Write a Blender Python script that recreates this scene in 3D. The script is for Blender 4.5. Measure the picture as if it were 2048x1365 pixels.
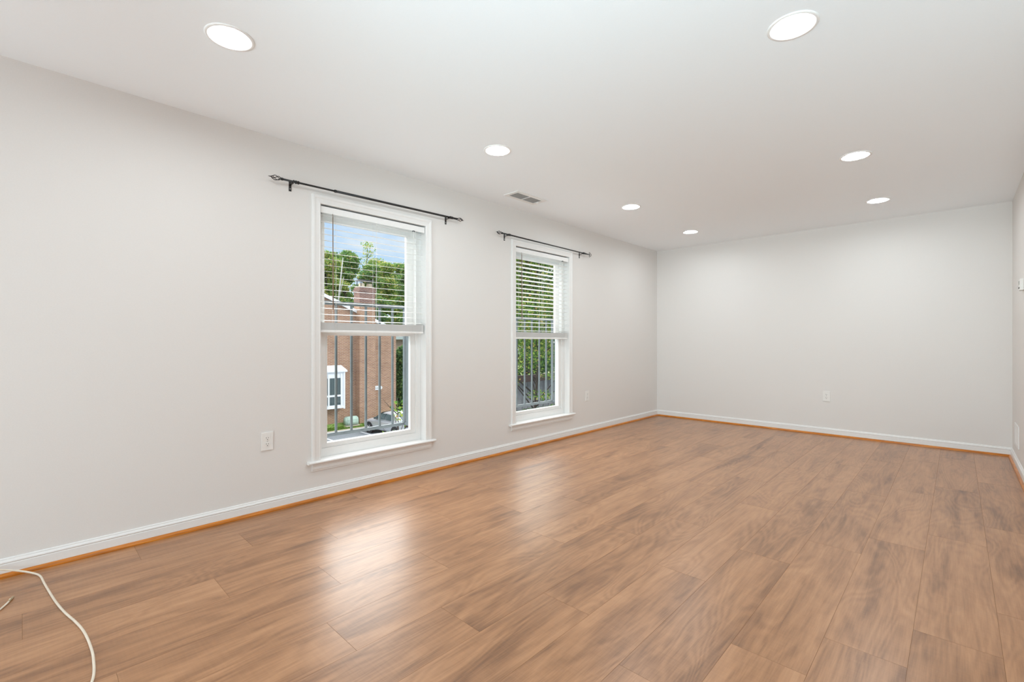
import bpy, bmesh, math, random
import numpy as np
from mathutils import Vector, Matrix
PI = math.pi
for o in list(bpy.data.objects): bpy.data.objects.remove(o)
scn = bpy.context.scene
COL = scn.collection

# ------------------------------------------------------------------ camera
H = 2.44                      # ceiling height
CAMZ = 1.1047
YAW = math.radians(43.634)    # window wall runs along +X, this far right of the view axis
cam = bpy.data.cameras.new('camera'); camo = bpy.data.objects.new('camera', cam); COL.objects.link(camo)
cam.sensor_width = 36.0; cam.lens = 934.0/2048*36.0; cam.clip_start = 0.02; cam.clip_end = 400
camo.location = (0, 0, CAMZ); camo.rotation_euler = (PI/2, 0, YAW - PI/2)
camo.rotation_euler = (PI/2, 0, math.atan2(math.sin(YAW), math.cos(YAW)) - PI/2)
scn.camera = camo

# ------------------------------------------------------------------ sky, sun, fill, exposure
LAMP = 200.0          # emission of the recessed lamps
SKY_UP = 7.5         # added bright sky above the view, window side, for the floor sheen
SUN = 1.4
AREA = 156.0
CEIL_FILL = 385.0
scn.view_settings.view_transform = 'Standard'; scn.view_settings.look = 'None'
scn.view_settings.exposure = 0.0; scn.view_settings.gamma = 1.0
scn.view_settings.use_curve_mapping = False
scn.cycles.max_bounces = 12; scn.cycles.diffuse_bounces = 7; scn.cycles.glossy_bounces = 4
scn.cycles.transparent_max_bounces = 24
scn.cycles.sample_clamp_indirect = 6.0

def nod(nt, t, **kw):
    n = nt.nodes.new(t)
    for k, v in kw.items(): setattr(n, k, v)
    return n
def mathn(nt, op, a, b=None, c=None, clamp=False):
    n = nt.nodes.new('ShaderNodeMath'); n.operation = op; n.use_clamp = clamp
    for i, v in enumerate((a, b, c)):
        if v is None: continue
        if isinstance(v, (int, float)): n.inputs[i].default_value = v
        else: nt.links.new(v, n.inputs[i])
    return n.outputs[0]
def ramp(nt, fac, stops, interp='LINEAR'):
    n = nt.nodes.new('ShaderNodeValToRGB'); n.color_ramp.interpolation = interp
    cr = n.color_ramp
    while len(cr.elements) > 1: cr.elements.remove(cr.elements[-1])
    cr.elements[0].position = stops[0][0]; cr.elements[0].color = (*stops[0][1], 1)
    for p, c in stops[1:]:
        e = cr.elements.new(p); e.color = (*c, 1)
    nt.links.new(fac, n.inputs[0]); return n.outputs[0]
def mixc(nt, fac, a, b, blend='MIX'):
    n = nt.nodes.new('ShaderNodeMix'); n.data_type = 'RGBA'; n.blend_type = blend
    for sock, v in ((n.inputs[0], fac), (n.inputs[6], a), (n.inputs[7], b)):
        if isinstance(v, (int, float)): sock.default_value = v
        elif isinstance(v, tuple): sock.default_value = (*v, 1)
        else: nt.links.new(v, sock)
    return n.outputs[2]

def make_world():
    w = bpy.data.worlds.new('world'); scn.world = w; w.use_nodes = True
    nt = w.node_tree; nt.nodes.clear()
    tc = nod(nt, 'ShaderNodeTexCoord'); sp = nod(nt, 'ShaderNodeSeparateXYZ')
    nt.links.new(tc.outputs['Generated'], sp.inputs[0])
    z = sp.outputs[2]
    blue = ramp(nt, z, [(0.0, (0.66, 0.81, 0.98)), (0.16, (0.56, 0.77, 1.0)), (0.24, (0.44, 0.68, 1.0)), (0.6, (0.22, 0.42, 0.9))])
    mp = nod(nt, 'ShaderNodeMapping'); mp.inputs['Scale'].default_value = (1.0, 1.0, 2.6)
    mp.inputs['Location'].default_value = (0.35, 0.1, 0.22)
    nt.links.new(tc.outputs['Generated'], mp.inputs[0])
    no = nod(nt, 'ShaderNodeTexNoise'); no.inputs['Scale'].default_value = 3.3
    no.inputs['Detail'].default_value = 7; no.inputs['Roughness'].default_value = 0.58
    nt.links.new(mp.outputs[0], no.inputs[0])
    cl = ramp(nt, no.outputs[0], [(0.42, (0, 0, 0)), (0.60, (1, 1, 1))])
    sky = mixc(nt, cl, blue, (0.93, 0.96, 1.0))
    # added brightness in the unseen upper sky, strongest over the window side
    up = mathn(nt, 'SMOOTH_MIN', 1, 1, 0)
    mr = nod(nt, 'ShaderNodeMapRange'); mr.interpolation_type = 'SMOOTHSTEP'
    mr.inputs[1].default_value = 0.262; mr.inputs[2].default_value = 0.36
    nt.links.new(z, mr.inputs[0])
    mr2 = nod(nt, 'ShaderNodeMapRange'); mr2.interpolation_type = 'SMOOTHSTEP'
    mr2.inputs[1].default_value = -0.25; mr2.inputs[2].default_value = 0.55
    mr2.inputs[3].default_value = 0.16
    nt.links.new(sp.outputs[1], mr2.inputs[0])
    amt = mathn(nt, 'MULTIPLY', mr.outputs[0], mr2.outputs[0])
    sky_band = nod(nt, 'ShaderNodeVectorMath', operation='SCALE'); sky_band.inputs[0].default_value = (1.0, 0.985, 0.95)
    nt.links.new(mathn(nt, 'MULTIPLY', amt, SKY_UP), sky_band.inputs[3])
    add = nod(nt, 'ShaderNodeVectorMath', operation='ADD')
    nt.links.new(sky, add.inputs[0]); nt.links.new(sky_band.outputs[0], add.inputs[1])
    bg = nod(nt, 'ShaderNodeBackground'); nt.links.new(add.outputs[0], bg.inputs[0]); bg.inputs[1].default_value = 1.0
    out = nod(nt, 'ShaderNodeOutputWorld'); nt.links.new(bg.outputs[0], out.inputs[0])
make_world()
sun = bpy.data.lights.new('sun', 'SUN'); sun.energy = SUN; sun.angle = math.radians(14); sun.color = (1.0, 0.96, 0.90)
so = bpy.data.objects.new('sun', sun); COL.objects.link(so)
so.rotation_euler = Vector((-0.45, 0.62, -0.72)).to_track_quat('-Z', 'Y').to_euler()
# added fill lamp behind the camera; the back wall has no doors
al = bpy.data.lights.new('back_fill', 'AREA'); al.shape = 'RECTANGLE'; al.size = 3.2; al.size_y = 1.7
al.energy = AREA; al.color = (0.80, 0.935, 1.0)
ao = bpy.data.objects.new('back_fill', al); COL.objects.link(ao)
ao.location = (-3.05, 1.2, 1.25); ao.rotation_euler = Vector((1, 0, 0.5)).to_track_quat('-Z', 'Z').to_euler()
# added unseen spot behind the camera, tilted up to brighten the middle of the ceiling
al2 = bpy.data.lights.new('ceiling_fill', 'SPOT'); al2.spot_size = math.radians(95); al2.spot_blend = 1.0
al2.shadow_soft_size = 0.35; al2.energy = CEIL_FILL; al2.color = (0.70, 0.93, 1.0)
ao2 = bpy.data.objects.new('ceiling_fill', al2); COL.objects.link(ao2)
ao2.location = (-0.7, -0.2, 1.1); ao2.rotation_euler = Vector((4.4, 1.5, 2.0)).to_track_quat('-Z', 'Y').to_euler()
# ------------------------------------------------------------------ materials
def newmat(name):
    m = bpy.data.materials.new(name); m.use_nodes = True
    return m, m.node_tree, m.node_tree.nodes['Principled BSDF']
def paint(name, col, rough=0.5, noise=0.012, bump=0.0, scale=60, metal=0.0, spec=0.5):
    m, nt, b = newmat(name)
    tc = nod(nt, 'ShaderNodeTexCoord')
    no = nod(nt, 'ShaderNodeTexNoise'); no.inputs['Scale'].default_value = scale; no.inputs['Detail'].default_value = 3
    nt.links.new(tc.outputs['Object'], no.inputs[0])
    lo = tuple(max(0, c*(1-noise*2)) for c in col); hi = tuple(min(1, c*(1+noise*2)) for c in col)
    nt.links.new(ramp(nt, no.outputs[0], [(0.3, lo), (0.7, hi)]), b.inputs['Base Color'])
    b.inputs['Roughness'].default_value = rough; b.inputs['Metallic'].default_value = metal
    b.inputs['Specular IOR Level'].default_value = spec
    if bump:
        bp = nod(nt, 'ShaderNodeBump'); bp.inputs['Strength'].default_value = bump; bp.inputs['Distance'].default_value = 0.002
        nt.links.new(no.outputs[0], bp.inputs['Height']); nt.links.new(bp.outputs[0], b.inputs['Normal'])
    return m
M = {}
M['wall'] = paint('wall_paint', (0.755, 0.727, 0.703), 0.62, 0.006, 0.08, 180, spec=0.3)
M['ceiling'] = paint('ceiling_paint', (0.905, 0.945, 0.975), 0.85, 0.004, 0.06, 220, spec=0.2)
M['trim'] = paint('trim_paint', (0.81, 0.80, 0.785), 0.32, 0.004)
M['vinyl'] = paint('white_vinyl', (0.84, 0.835, 0.82), 0.35, 0.004)
M['blind'] = paint('blind_slat_white', (0.85, 0.845, 0.83), 0.4, 0.005)
M['cordwhite'] = paint('blind_cord', (0.80, 0.79, 0.76), 0.7, 0.02)
M['black'] = paint('black_metal', (0.012, 0.012, 0.013), 0.38, 0.05, spec=0.5)
M['plate'] = paint('outlet_plastic', (0.82, 0.80, 0.77), 0.35, 0.005)
M['slot'] = paint('dark_slot', (0.02, 0.02, 0.02), 0.7, 0.02)
M['steel'] = paint('screw_steel', (0.55, 0.54, 0.52), 0.35, 0.02, metal=1.0)
M['wand'] = paint('wand_brown', (0.22, 0.14, 0.09), 0.35, 0.03)
M['rail'] = paint('railing_grey_paint', (0.16, 0.185, 0.20), 0.38, 0.04, scale=25)
M['cable'] = paint('cable_white', (0.76, 0.67, 0.55), 0.4, 0.02, scale=30)
M['brass'] = paint('connector_metal', (0.62, 0.55, 0.40), 0.35, 0.06, metal=1.0, scale=200)
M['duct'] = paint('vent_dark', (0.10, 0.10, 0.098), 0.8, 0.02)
M['ventwhite'] = paint('vent_enamel', (0.82, 0.815, 0.80), 0.4, 0.004)
M['ventshade'] = paint('vent_shaded_louvre', (0.40, 0.40, 0.39), 0.5, 0.01)  # grey stands in for the shade on white louvres
M['display'] = paint('thermostat_display', (0.30, 0.32, 0.29), 0.25, 0.02)
M['lamptrim'] = paint('lamp_trim', (0.88, 0.875, 0.86), 0.4, 0.003)
M['housewhite'] = paint('house_white_trim', (0.80, 0.82, 0.84), 0.55, 0.01, scale=8)
M['asphalt'] = paint('asphalt', (0.20, 0.22, 0.235), 0.9, 0.06, scale=12)
M['concrete'] = paint('kerb_concrete', (0.52, 0.45, 0.36), 0.9, 0.06, scale=9)
M['lineWhite'] = paint('line_paint', (0.75, 0.77, 0.78), 0.8, 0.04, scale=15)
M['grass'] = paint('grass_green', (0.17, 0.27, 0.055), 0.95, 0.3, scale=9)
M['soil'] = paint('ground_far', (0.14, 0.17, 0.06), 0.95, 0.25, scale=1.5)
M['util'] = paint('utility_box_green', (0.42, 0.55, 0.46), 0.55, 0.03, scale=4)
M['shingle'] = paint('roof_shingle', (0.16, 0.15, 0.14), 0.9, 0.12, scale=14)
M['gutter'] = paint('gutter_greygreen', (0.40, 0.47, 0.45), 0.6, 0.03, scale=4)
M['carpaint'] = paint('car_silver', (0.55, 0.57, 0.60), 0.28, 0.01, metal=0.45, scale=5)
M['tyre'] = paint('tyre_rubber', (0.025, 0.026, 0.028), 0.8, 0.05)
M['rim'] = paint('alloy_rim', (0.62, 0.63, 0.65), 0.35, 0.02, metal=0.6)
M['bark'] = paint('bark', (0.04, 0.031, 0.025), 0.95, 0.25, 0.4, 14)
M['palebark'] = paint('pale_bark', (0.40, 0.40, 0.37), 0.9, 0.12, 0.2, 6)
M['fascia'] = paint('brown_fascia', (0.032, 0.015, 0.010), 0.75, 0.12, scale=5)
M['siding'] = paint('grey_siding', (0.24, 0.245, 0.25), 0.8, 0.06, scale=3)
M['flue'] = paint('clay_flue', (0.62, 0.54, 0.40), 0.85, 0.05, scale=6)
M['darkcap'] = paint('chimney_cap_metal', (0.06, 0.06, 0.06), 0.6, 0.05)
M['doorpaint'] = paint('door_white', (0.80, 0.79, 0.77), 0.4, 0.004)
M['flower'] = paint('white_petal', (0.85, 0.85, 0.86), 0.7, 0.02)

def leafmat(name, stops, trans=0.35):
    m, nt, b = newmat(name)
    g = nod(nt, 'ShaderNodeNewGeometry')
    c = ramp(nt, g.outputs['Random Per Island'], stops)
    nt.links.new(c, b.inputs['Base Color']); b.inputs['Roughness'].default_value = 0.7; b.inputs['Specular IOR Level'].default_value = 0.08
    tr = nod(nt, 'ShaderNodeBsdfTranslucent'); nt.links.new(c, tr.inputs[0])
    mx = nod(nt, 'ShaderNodeMixShader'); mx.inputs[0].default_value = trans
    nt.links.new(b.outputs[0], mx.inputs[1]); nt.links.new(tr.outputs[0], mx.inputs[2])
    nt.links.new(mx.outputs[0], nt.nodes['Material Output'].inputs[0])
    return m
M['leaf_woods'] = leafmat('leaf_woods', [(0, (0.07, 0.16, 0.05)), (0.45, (0.14, 0.27, 0.085)), (0.8, (0.26, 0.38, 0.11)), (0.93, (0.42, 0.40, 0.12)), (1, (0.50, 0.36, 0.12))])
M['leaf_yellow'] = leafmat('leaf_yellowgreen', [(0, (0.10, 0.20, 0.05)), (0.4, (0.22, 0.36, 0.09)), (0.75, (0.38, 0.44, 0.12)), (1, (0.55, 0.45, 0.16))])
M['leaf_dark'] = leafmat('leaf_dark', [(0, (0.035, 0.09, 0.035)), (0.6, (0.08, 0.17, 0.06)), (1, (0.18, 0.28, 0.09))])
M['leaf_near'] = leafmat('leaf_near', [(0, (0.035, 0.09, 0.02)), (0.40, (0.09, 0.20, 0.035)), (0.78, (0.28, 0.40, 0.07)), (0.92, (0.45, 0.42, 0.12)), (1, (0.50, 0.28, 0.10))])
M['grassblade'] = leafmat('grass_blade', [(0, (0.10, 0.20, 0.03)), (1, (0.28, 0.40, 0.09))])

def brickmat(name, c1, c2, mortar, k=1.2):
    m, nt, b = newmat(name)
    tc = nod(nt, 'ShaderNodeTexCoord'); sp = nod(nt, 'ShaderNodeSeparateXYZ'); nt.links.new(tc.outputs['Object'], sp.inputs[0])
    cb = nod(nt, 'ShaderNodeCombineXYZ')
    nt.links.new(mathn(nt, 'ADD', sp.outputs[0], sp.outputs[1]), cb.inputs[0]); nt.links.new(sp.outputs[2], cb.inputs[1])
    br = nod(nt, 'ShaderNodeTexBrick'); nt.links.new(cb.outputs[0], br.inputs[0])
    br.inputs['Scale'].default_value = 1.0; br.inputs['Brick Width'].default_value = 0.213*k; br.inputs['Row Height'].default_value = 0.0677*k
    br.inputs['Mortar Size'].default_value = 0.0075*k; br.inputs['Mortar Smooth'].default_value = 0.2; br.inputs['Bias'].default_value = 0.0
    br.inputs['Color1'].default_value = (*c1, 1); br.inputs['Color2'].default_value = (*c2, 1); br.inputs['Mortar'].default_value = (*mortar, 1)
    no = nod(nt, 'ShaderNodeTexNoise'); no.inputs['Scale'].default_value = 1.3; no.inputs['Detail'].default_value = 5
    nt.links.new(tc.outputs['Object'], no.inputs[0])
    c = mixc(nt, 0.55, br.outputs[0], ramp(nt, no.outputs[0], [(0.3, (0.62, 0.60, 0.58)), (0.7, (1, 1, 1))]), 'MULTIPLY')
    nt.links.new(c, b.inputs['Base Color']); b.inputs['Roughness'].default_value = 0.9
    bp = nod(nt, 'ShaderNodeBump'); bp.inputs['Strength'].default_value = 0.6; bp.inputs['Distance'].default_value = 0.01; bp.invert = True
    nt.links.new(br.outputs[1], bp.inputs['Height']); nt.links.new(bp.outputs[0], b.inputs['Normal'])
    return m
M['brick'] = brickmat('red_brown_brick', (0.45, 0.245, 0.140), (0.34, 0.170, 0.098), (0.56, 0.50, 0.42))
M['brickdark'] = brickmat('taupe_brick', (0.34, 0.25, 0.18), (0.26, 0.19, 0.14), (0.40, 0.36, 0.31))
M['brickchim'] = brickmat('chimney_brick', (0.29, 0.145, 0.105), (0.19, 0.092, 0.072), (0.40, 0.355, 0.32))

def glassmat(name, tint=(0.97, 0.985, 0.98), refl=0.06):
    m = bpy.data.materials.new(name); m.use_nodes = True; nt = m.node_tree; nt.nodes.clear()
    t = nod(nt, 'ShaderNodeBsdfTransparent'); t.inputs[0].default_value = (*tint, 1)
    g = nod(nt, 'ShaderNodeBsdfGlossy'); g.inputs['Roughness'].default_value = 0.0
    fr = nod(nt, 'ShaderNodeFresnel'); fr.inputs[0].default_value = 1.35
    mx = nod(nt, 'ShaderNodeMixShader'); ge = nod(nt, 'ShaderNodeNewGeometry')
    nt.links.new(mathn(nt, 'MULTIPLY', mathn(nt, 'MULTIPLY', fr.outputs[0], 0.8), mathn(nt, 'SUBTRACT', 1.0, ge.outputs['Backfacing'])), mx.inputs[0])
    nt.links.new(t.outputs[0], mx.inputs[1]); nt.links.new(g.outputs[0], mx.inputs[2])
    o = nod(nt, 'ShaderNodeOutputMaterial'); nt.links.new(mx.outputs[0], o.inputs[0])
    return m
M['glass'] = glassmat('window_glass')
def darkglass():
    m, nt, b = newmat('dark_glass'); b.inputs['Base Color'].default_value = (0.05, 0.075, 0.08, 1)
    b.inputs['Roughness'].default_value = 0.08
    tc = nod(nt, 'ShaderNodeTexCoord'); wv = nod(nt, 'ShaderNodeTexWave'); wv.inputs['Scale'].default_value = 3.0
    nt.links.new(tc.outputs['Object'], wv.inputs[0])
    nt.links.new(ramp(nt, wv.outputs[0], [(0, (0.035, 0.055, 0.06)), (1, (0.11, 0.15, 0.15))]), b.inputs['Base Color'])
    return m
M['darkglass'] = darkglass()
def emit(name, col, s):
    m = bpy.data.materials.new(name); m.use_nodes = True; nt = m.node_tree; nt.nodes.clear()
    e = nod(nt, 'ShaderNodeEmission'); e.inputs[0].default_value = (*col, 1); e.inputs[1].default_value = s
    o = nod(nt, 'ShaderNodeOutputMaterial'); nt.links.new(e.outputs[0], o.inputs[0]); return m
M['lens'] = emit('lamp_lens', (0.88, 0.965, 1.0), LAMP)

def woodfloor():
    m, nt, b = newmat('oak_laminate')
    tc = nod(nt, 'ShaderNodeTexCoord'); g = nod(nt, 'ShaderNodeNewGeometry')
    wn = nod(nt, 'ShaderNodeTexWhiteNoise', noise_dimensions='1D'); nt.links.new(g.outputs['Random Per Island'], wn.inputs['W'])
    off = nod(nt, 'ShaderNodeVectorMath', operation='MULTIPLY'); nt.links.new(wn.outputs['Color'], off.inputs[0]); off.inputs[1].default_value = (40, 40, 40)
    P = nod(nt, 'ShaderNodeVectorMath', operation='ADD'); nt.links.new(tc.outputs['Object'], P.inputs[0]); nt.links.new(off.outputs[0], P.inputs[1])
    def sc(v):
        n = nod(nt, 'ShaderNodeVectorMath', operation='MULTIPLY'); nt.links.new(P.outputs[0], n.inputs[0]); n.inputs[1].default_value = v
        return n.outputs[0]
    def noise(v, scale, det, dist=0.0, rough=0.5):
        n = nod(nt, 'ShaderNodeTexNoise'); n.inputs['Scale'].default_value = scale; n.inputs['Detail'].default_value = det
        n.inputs['Distortion'].default_value = dist; n.inputs['Roughness'].default_value = rough
        nt.links.new(v, n.inputs[0]); return n.outputs[0]
    streak = noise(sc((1.1, 8.5, 1)), 1.0, 6, 0.9, 0.58)
    blotch = noise(sc((3.0, 5.0, 1)), 1.0, 3, 1.2)
    fine = noise(sc((9, 210, 1)), 1.0, 3)
    saw = noise(sc((130, 9, 1)), 1.0, 2)
    low = noise(sc((0.75, 4.2, 1)), 1.0, 2, 0.5, 0.45)
    rings = mathn(nt, 'SINE', mathn(nt, 'MULTIPLY', low, 130.0))
    vo = nod(nt, 'ShaderNodeTexVoronoi'); vo.inputs['Scale'].default_value = 1.0
    warp = nod(nt, 'ShaderNodeVectorMath', operation='ADD'); nt.links.new(sc((1.0, 3.4, 1)), warp.inputs[0])
    wv = nod(nt, 'ShaderNodeTexNoise'); wv.inputs['Scale'].default_value = 1.0; nt.links.new(sc((9, 26, 1)), wv.inputs[0])
    wsc = nod(nt, 'ShaderNodeVectorMath', operation='SCALE'); nt.links.new(wv.outputs['Color'], wsc.inputs[0]); wsc.inputs[3].default_value = 0.10
    nt.links.new(wsc.outputs[0], warp.inputs[1]); nt.links.new(warp.outputs[0], vo.inputs[0])
    knot = ramp(nt, vo.outputs['Distance'], [(0.0, (1, 1, 1)), (0.06, (0.6, 0.6, 0.6)), (0.16, (0, 0, 0))])
    gate = ramp(nt, vo.outputs['Color'], [(0.55, (0, 0, 0)), (0.6, (1, 1, 1))])
    knot = mathn(nt, 'MULTIPLY', knot, gate)
    mid = noise(sc((2.6, 42, 1)), 1.0, 4, 0.5, 0.6)
    pore = noise(sc((22, 420, 1)), 1.0, 2)
    edge = noise(sc((0.55, 5.2, 1)), 1.0, 4, 1.6, 0.6)
    edge = ramp(nt, edge, [(0.53, (0, 0, 0)), (0.66, (1, 1, 1))])
    t = mathn(nt, 'MULTIPLY', streak, 0.46)
    t = mathn(nt, 'ADD', t, mathn(nt, 'MULTIPLY', rings, 0.030))
    t = mathn(nt, 'ADD', t, mathn(nt, 'MULTIPLY', blotch, 0.20))
    t = mathn(nt, 'ADD', t, mathn(nt, 'MULTIPLY', mid, 0.26))
    t = mathn(nt, 'ADD', t, mathn(nt, 'MULTIPLY', fine, 0.16))
    t = mathn(nt, 'ADD', t, mathn(nt, 'MULTIPLY', pore, 0.06))
    t = mathn(nt, 'ADD', t, mathn(nt, 'MULTIPLY', saw, 0.06))
    t = mathn(nt, 'ADD', t, mathn(nt, 'MULTIPLY', mathn(nt, 'SUBTRACT', wn.outputs['Value'], 0.5), 0.07))
    t = mathn(nt, 'SUBTRACT', t, mathn(nt, 'MULTIPLY', edge, 0.075))
    t = mathn(nt, 'SUBTRACT', t, mathn(nt, 'MULTIPLY', knot, 0.22))
    c = ramp(nt, t, [(0.35, (0.142, 0.058, 0.021)), (0.46, (0.248, 0.110, 0.044)), (0.57, (0.362, 0.171, 0.074)), (0.67, (0.448, 0.222, 0.102)), (0.82, (0.54, 0.288, 0.145))])
    nt.links.new(c, b.inputs['Base Color'])
    b.inputs['Roughness'].default_value = 0.34
    b.inputs['Specular IOR Level'].default_value = 0.5
    b.inputs['Coat Weight'].default_value = 0.35; b.inputs['Coat Roughness'].default_value = 0.30; b.inputs['Coat IOR'].default_value = 1.5
    bp = nod(nt, 'ShaderNodeBump'); bp.inputs['Strength'].default_value = 0.10; bp.inputs['Distance'].default_value = 0.001
    nt.links.new(mathn(nt, 'ADD', fine, saw), bp.inputs['Height']); nt.links.new(bp.outputs[0], b.inputs['Normal'])
    return m
M['floor'] = woodfloor()
M['groove'] = paint('plank_groove', (0.27, 0.135, 0.06), 0.6, 0.05)
def shoemat():
    m, nt, b = newmat('honey_oak_shoe')
    tc = nod(nt, 'ShaderNodeTexCoord'); mp = nod(nt, 'ShaderNodeMapping'); mp.inputs['Scale'].default_value = (7, 7, 160)
    nt.links.new(tc.outputs['Object'], mp.inputs[0])
    no = nod(nt, 'ShaderNodeTexNoise'); no.inputs['Scale'].default_value = 1; no.inputs['Detail'].default_value = 4
    nt.links.new(mp.outputs[0], no.inputs[0])
    nt.links.new(ramp(nt, no.outputs[0], [(0.3, (0.36, 0.11, 0.008)), (0.55, (0.58, 0.185, 0.012)), (0.75, (0.68, 0.27, 0.03))]), b.inputs['Base Color'])
    b.inputs['Roughness'].default_value = 0.28; return m
M['shoe'] = shoemat()

# ------------------------------------------------------------------ mesh helpers
def obj(name, bm, mats, parent=None, smooth=False):
    me = bpy.data.meshes.new(name)
    if isinstance(bm, bmesh.types.BMesh):
        bmesh.ops.recalc_face_normals(bm, faces=bm.faces)
        bm.to_mesh(me); bm.free()
    else:
        me.from_pydata(*bm); me.update()
    for m in (mats if isinstance(mats, (list, tuple)) else [mats]): me.materials.append(m)
    if smooth:
        for p in me.polygons: p.use_smooth = True
    o = bpy.data.objects.new(name, me); COL.objects.link(o)
    if parent is not None: o.parent = parent
    return o
def tag(o, label=None, cat=None, group=None, kind=None):
    if label: o['label'] = label
    if cat: o['category'] = cat
    if group: o['group'] = group
    if kind: o['kind'] = kind
    return o
def thing(name, loc, label, cat, group=None, rot=0.0, kind=None):
    o = bpy.data.objects.new(name, None); COL.objects.link(o); o.location = loc; o.rotation_euler = (0, 0, rot)
    o.empty_display_size = 0.1
    return tag(o, label, cat, group, kind)
def dup(root, loc, label=None, group=None, rot=None):
    def cp(o, par):
        c = o.copy(); COL.objects.link(c)
        if par is not None: c.parent = par
        for ch in o.children: cp(ch, c)
        return c
    r = cp(root, None); r.location = loc
    if rot is not None: r.rotation_euler = (0, 0, rot)
    if label: r['label'] = label
    if group: r['group'] = group
    return r
def box(bm, a, b, mat=0):
    (x0, y0, z0), (x1, y1, z1) = a, b
    v = [bm.verts.new(p) for p in ((x0,y0,z0),(x1,y0,z0),(x1,y1,z0),(x0,y1,z0),(x0,y0,z1),(x1,y0,z1),(x1,y1,z1),(x0,y1,z1))]
    for f in ((0,3,2,1),(4,5,6,7),(0,1,5,4),(1,2,6,5),(2,3,7,6),(3,0,4,7)):
        bm.faces.new([v[i] for i in f]).material_index = mat
    return v
def bx(a, b):
    bm = bmesh.new(); box(bm, a, b); return bm
def bevel(bm, r, seg=2):
    bmesh.ops.bevel(bm, geom=list(bm.edges), offset=r, segments=seg, affect='EDGES', profile=0.7); return bm
def tube(bm, pts, r, n=10, cap=True):
    pts = [Vector(p) for p in pts]; rs = r if isinstance(r, (list, tuple)) else [r]*len(pts)
    t0 = (pts[1]-pts[0]).normalized(); ref = Vector((0,0,1)) if abs(t0.z) < 0.9 else Vector((1,0,0))
    u = t0.cross(ref).normalized(); rings = []
    for i, p in enumerate(pts):
        t = (pts[min(i+1, len(pts)-1)] - pts[max(i-1, 0)]).normalized()
        u = (u - t*u.dot(t)).normalized(); w = t.cross(u)
        rings.append([bm.verts.new(p + (u*math.cos(2*PI*k/n) + w*math.sin(2*PI*k/n))*rs[i]) for k in range(n)])
    for a, b in zip(rings, rings[1:]):
        for k in range(n): bm.faces.new((a[k], a[(k+1)%n], b[(k+1)%n], b[k]))
    if cap:
        bm.faces.new(rings[0][::-1]); bm.faces.new(rings[-1])
def lathe(bm, prof, c=(0,0,0), n=32, axis='Z'):
    rings = []
    for r, z in prof:
        ring = []
        for k in range(n):
            a = 2*PI*k/n; p = (r*math.cos(a), r*math.sin(a), z)
            if axis == 'X': p = (p[2], p[0], p[1])
            if axis == 'Y': p = (p[0], p[2], p[1])
            ring.append(bm.verts.new((c[0]+p[0], c[1]+p[1], c[2]+p[2])))
        rings.append(ring)
    for a, b in zip(rings, rings[1:]):
        for k in range(n): bm.faces.new((a[k], a[(k+1)%n], b[(k+1)%n], b[k]))
    return rings
def prism(bm, poly, axis, a, b, mat=0):
    """poly: 2-D outline in the two other axes (order x,y,z without axis); extruded a..b"""
    def P(q, t):
        return {'X': (t, q[0], q[1]), 'Y': (q[0], t, q[1]), 'Z': (q[0], q[1], t)}[axis]
    A = [bm.verts.new(P(q, a)) for q in poly]; B = [bm.verts.new(P(q, b)) for q in poly]
    n = len(poly)
    for i in range(n): bm.faces.new((A[i], A[(i+1)%n], B[(i+1)%n], B[i])).material_index = mat
    bm.faces.new(A[::-1]).material_index = mat; bm.faces.new(B).material_index = mat
def struct(name, bm, mats, parent=None, smooth=False):
    o = obj(name, bm, mats, parent, smooth); 
    if parent is None: o['kind'] = 'structure'
    return o

LX = [0.63, 2.296, 4.179, 5.637]; LXB = [0.61, 2.252, 4.145, 5.603]; LYA = [2.314, 2.329, 2.349, 2.36]; LYB = [0.49, 0.505, 0.531, 0.544]
# ------------------------------------------------------------------ room shell
XF = 6.517; Y0 = 3.233; YR = -0.381; XB = -3.2; YB = -3.6; XRW = 2.1; WT = 0.147
WIN = [dict(x0=1.438, x1=2.334, z0=0.272, z1=2.068), dict(x0=3.434, x1=4.334, z0=0.272, z1=2.068)]

bm = bmesh.new()
xs = [XB-0.12, WIN[0]['x0']-0.012, WIN[0]['x1']+0.012, WIN[1]['x0']-0.012, WIN[1]['x1']+0.012, XF+0.12]
for i in range(5):
    if i in (1, 3):
        w = WIN[i//2]
        box(bm, (xs[i], Y0, -0.25), (xs[i+1], Y0+WT, w['z0']-0.03)); box(bm, (xs[i], Y0, w['z1']+0.012), (xs[i+1], Y0+WT, H+0.2))
    else:
        box(bm, (xs[i], Y0, -0.25), (xs[i+1], Y0+WT, H+0.2))
bmesh.ops.remove_doubles(bm, verts=bm.verts, dist=1e-5)
struct('wall_left', bm, M['wall'])
struct('wall_far', bx((XF, YR-0.12, -0.25), (XF+0.12, Y0, H+0.2)), M['wall'])
bm = bmesh.new(); box(bm, (XRW, YR-0.12, -0.25), (XF, YR, H+0.2)); struct('wall_right', bm, M['wall'])
struct('wall_back', bx((XB-0.12, YB-0.12, -0.25), (XB, Y0, H+0.2)), M['wall'])
bm = bmesh.new(); box(bm, (XB, YB-0.12, -0.25), (XRW+0.12, YB, H+0.2)); box(bm, (XRW, YB, -0.25), (XRW+0.12, YR-0.12, H+0.2)); struct('wall_side', bm, M['wall'])
ceil = struct('ceiling', bx((XB-0.12, YB-0.12, H), (XF+0.12, Y0, H+0.12)), M['ceiling'])
bm = bmesh.new()                              # openings for the recessed lamps
for cx_, cy_ in list(zip(LX, LYA))+list(zip(LXB, LYB)):
    bmesh.ops.create_cone(bm, cap_ends=True, segments=48, radius1=0.082, radius2=0.082, depth=0.14, matrix=Matrix.Translation((cx_, cy_, H+0.02)))
cut = obj('lamp_opening', bm, M['ceiling'])
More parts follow.
